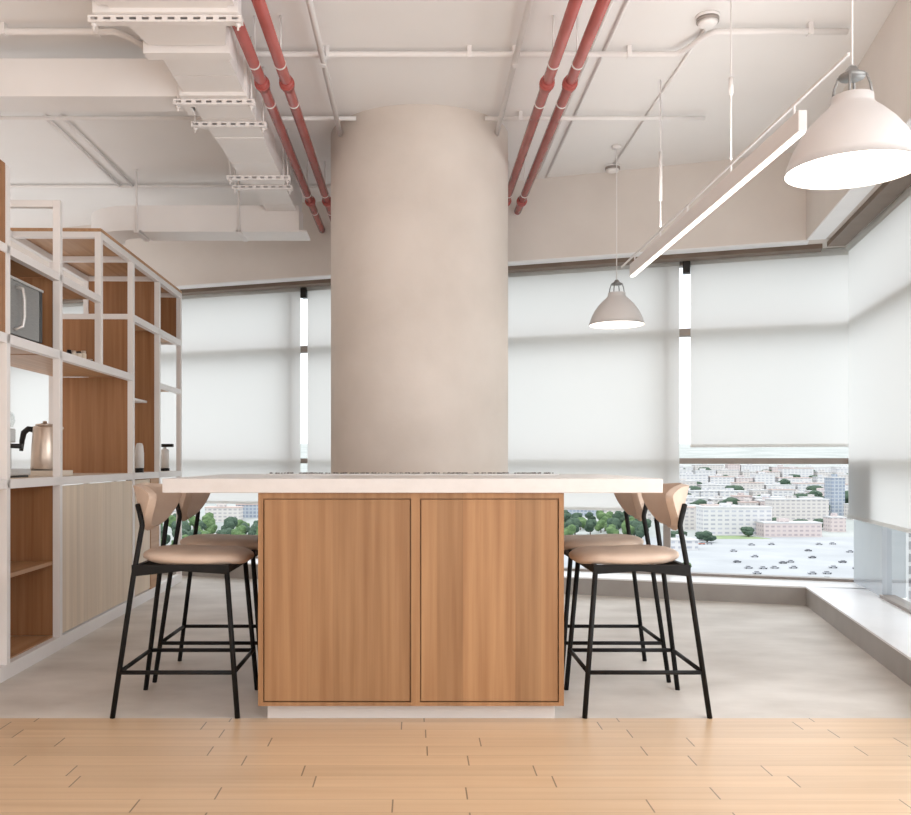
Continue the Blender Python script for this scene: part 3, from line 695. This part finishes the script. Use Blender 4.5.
building(703, 772, 535, 508, 18, 'facade_white', 'long white block left of the low pale hall beyond the parking lot')
building(773, 829, 524, 500, 18, 'facade_cream', 'cream block right behind the low pale hall beyond the parking lot')
building(764, 822, 537, 523.5, 16, 'facade_pink', 'low pale hall in front of the city blocks beyond the parking lot', roof='roof_pale')
building(831, 846, 532, 518, 14, 'facade_pink', 'small pink block beside the blue-grey tower in the city')
building(832, 845, 516, 478, 16, 'facade_grey', 'blue-grey tower at the right edge of the city window')
rows = [(520, 5, 19), (512, 6, 16), (503, 6, 14), (495, 6, 13), (487, 7, 12), (480, 7, 11), (474, 7, 9)]
for yb, nn, hh in rows:
    x = 672+rnd.uniform(0, 12)
    while x < 868:
        wpx = rnd.uniform(11, 34)
        if yb > 505 and 826 < x+wpx and x < 850: x += wpx; continue
        building(x, x+wpx, yb, yb-hh*rnd.uniform(.7, 1.05), rnd.uniform(12, 24), rnd.choice(['facade_white', 'facade_white', 'facade_cream', 'facade_cream', 'facade_pink', 'facade_white']),
                 'pale block crowded among others in the distant city', 'crowded distant city blocks', rnd.choice(['roof_pale', 'roof_pale', 'roof_pale', 'roof_red']))
        x += wpx+rnd.uniform(.8, 5)
for px0, px1, yb, yt in ((168, 196, 520, 500), (205, 240, 522, 508), (236, 262, 518, 505), (560, 600, 516, 500), (604, 640, 516, 503), (642, 662, 520, 505), (140, 168, 521, 503), (668, 700, 530, 508), (672, 698, 550, 541)):
    building(px0, px1, yb, yt, 15, rnd.choice(['facade_white', 'facade_cream', 'facade_grey']), 'pale house behind the green trees below the counter line', 'houses behind the trees', rnd.choice(['roof_pale', 'roof_red']))
# tower beyond the right wall windows
tw = empty('apartment_block', (146, 262, GZ), R(-4), 'tall apartment tower with white fins beyond the right window', 'building')
MB().box(-8, 46, 0, 24, 0, 96).build('walls', 'facade_tower', tw)
for i in range(13): MB().box(-8+i*4.5-.5, -8+i*4.5+.5, -1.1, 0, 0, 97).build('fin', 'roof_pale', tw)
MB().box(-9, 47, -1.2, 25, 97, 99).build('roof', 'roof_pale', tw)
# trees
def make_tree(mat, seed):
    q = random.Random(seed); r = empty('tree')
    MB().tube([(0, 0, 0), (.1, 0, 2), (0, .1, 4.6)], .3, 8, radii=[.42, .32, .2]).build('trunk', 'bark', r)
    cr = MB()
    for i in range(9):
        a_ = q.uniform(0, 6.28); d = q.uniform(0, 2.6); rr = q.uniform(1.5, 2.6)
        res = bmesh.ops.create_icosphere(cr.bm, subdivisions=2, radius=rr, matrix=Matrix.Translation((d*math.cos(a_), d*math.sin(a_), q.uniform(3.6, 7.6))))
        for v in res['verts']: v.co += v.co.normalized()*(noise.noise(v.co*.9+Vector((seed, 0, 0)))*.9)
    cr.build('crown', mat, r, recalc=False); return r
protos = {'tree_leaf': make_tree('tree_leaf', 1), 'tree_leaf_dark': make_tree('tree_leaf_dark', 5)}
used = set(); placed = []
def tree(px, yb, sc_, mat, label, group):
    Yd = depth_of(yb)
    xt = px_pt(px, Yd)
    if any((xt-a_)**2+(Yd-b_)**2 < ((4.3 if group and 'under' in group else 5.9)*(sc_+c_))**2 for a_, b_, c_ in placed): return
    if any(a_-5*sc_ < xt < b_+5*sc_ and c_-5*sc_ < Yd < d_+5*sc_ for a_, b_, c_, d_ in rects): return
    placed.append((xt, Yd, sc_))
    o = protos[mat] if mat not in used else copy_tree(protos[mat]); used.add(mat)
    o.location = (px_pt(px, Yd), Yd, gz(Yd)-.3); o.rotation_euler = (0, 0, rnd.uniform(0, 6)); kx, kz = (1.0, rnd.uniform(.85, 1.1)) if group and 'under the counter' in group else (1.35, rnd.uniform(.68, .85)); o.scale = (sc_*kx, sc_*kx, sc_*kz)
    tag(o, label, 'tree', group)
g1 = 'trees seen under the counter left of the island'; l1 = 'green tree in the belt seen left of the island'
for i in range(90): tree(rnd.uniform(150, 275), rnd.uniform(528, 556), rnd.uniform(1.1, 1.7), rnd.choice(['tree_leaf', 'tree_leaf', 'tree_leaf_dark']), l1, g1)
g2 = 'trees seen under the counter right of the island'; l2 = 'dark green tree in the belt seen right of the island'
for i in range(70): tree(rnd.uniform(556, 652), rnd.uniform(522, 541), rnd.uniform(1.1, 1.6), rnd.choice(['tree_leaf', 'tree_leaf_dark', 'tree_leaf_dark']), l2, g2)
g3 = 'trees on the roof line behind the long block'; l3 = 'dark tree showing above the roof of the long white block'
for i in range(9): tree(704+i*7.4+rnd.uniform(-2, 2), 510+rnd.uniform(-1.5, 1), rnd.uniform(1.5, 2.1), 'tree_leaf_dark', l3, g3)
g4 = 'trees at the ends of the low hall'; l4 = 'dark tree crowded around the low pale hall'
for px in (776, 788, 799, 810, 821): tree(px, 529.5, rnd.uniform(.75, .85)*1.6, 'tree_leaf_dark', l4, g4)
for px in (748, 752): tree(px, 537, 1.0, 'tree_leaf_dark', 'dark tree between the long white block and the low hall', 'trees between block and hall')
g5 = 'trees at the left edge of the parking lot'; l5 = 'green tree bordering the parking lot before the long white block'
for px in (672, 680, 688, 696, 702, 707): tree(px, 541+rnd.uniform(-2, 2), rnd.uniform(.9, 1.2), 'tree_leaf_dark', l5, g5)
g6 = 'trees amid the distant blocks'; l6 = 'dark tree between the crowded blocks of the distant city'
for px, yb in ((738, 495), (744, 495), (750, 494), (756, 494), (789, 494), (795, 494), (800, 494), (806, 494), (813, 494), (702, 480), (712, 479), (816, 506), (822, 506), (673, 508), (680, 505), (686, 520), (676, 522)): tree(px, yb, 2.1, 'tree_leaf_dark', l6, g6)
for i in range(70):
    yb = rnd.choice([516, 507.5, 499, 491, 483.5, 477]); tree(rnd.uniform(672, 862), yb, rnd.uniform(1.4, 2.3), 'tree_leaf_dark', l6, g6)
lone = tree(686, 573, .9, 'tree_leaf', 'lone green tree near the sill at the left of the city window', None)
struct(MB().prism([(px_pt(705, 680), 672), (px_pt(772, 672), 672), (px_pt(752, 690), 700), (px_pt(700, 700), 700)], GZ, GZ+.3).build('lawn', 'lawn'), 'green verge in front of the long white block')
# parked cars
def make_car(mat):
    r = empty('car')
    MB().box(-2.2, 2.2, -.9, .9, .35, .95).build('body', mat, r, .12)
    MB().rings([[(-1.5, -.8, .95), (1.1, -.8, .95), (1.1, .8, .95), (-1.5, .8, .95)], [(-1.1, -.68, 1.45), (.5, -.68, 1.45), (.5, .68, 1.45), (-1.1, .68, 1.45)]], False).build('cabin', 'car_dark', r)
    for x in (-1.4, 1.4):
        for y in (-.9, .9): MB().tube([(x, y-.1, .33), (x, y+.1, .33)], .33, 12).build('wheel', 'black_plastic', r)
    return r
cars = {k: make_car(k) for k in ('car_dark', 'car_grey', 'car_red')}; cu = set()
names = {'car_dark': ('dark car parked on the pale lot', 'dark parked cars'), 'car_grey': ('grey car parked on the pale lot', 'grey parked cars'), 'car_red': ('red car parked on the pale lot', 'red parked cars')}
cpos = []
for i in range(60):
    px = rnd.uniform(700, 862); yb = rnd.choice([545, 552, 558, 563, 569, 574, 579])+rnd.uniform(-.8, .8); k = rnd.choice(['car_dark', 'car_grey', 'car_grey', 'car_grey', 'car_red'] if i % 3 == 0 else ['car_grey', 'car_dark'])
    Yd = (EYE-GZ)*F/(yb-VY)
    if any((px_pt(px, Yd)-a_)**2+(Yd-b_)**2 < 36 for a_, b_ in cpos) or len(cpos) > 26: continue
    cpos.append((px_pt(px, Yd), Yd)); o = cars[k] if k not in cu else copy_tree(cars[k]); cu.add(k)
    o.location = (px_pt(px, Yd), Yd, GZ+.15); o.rotation_euler = (0, 0, rnd.choice([0, .1, math.pi, .05])); tag(o, names[k][0], 'car', names[k][1])
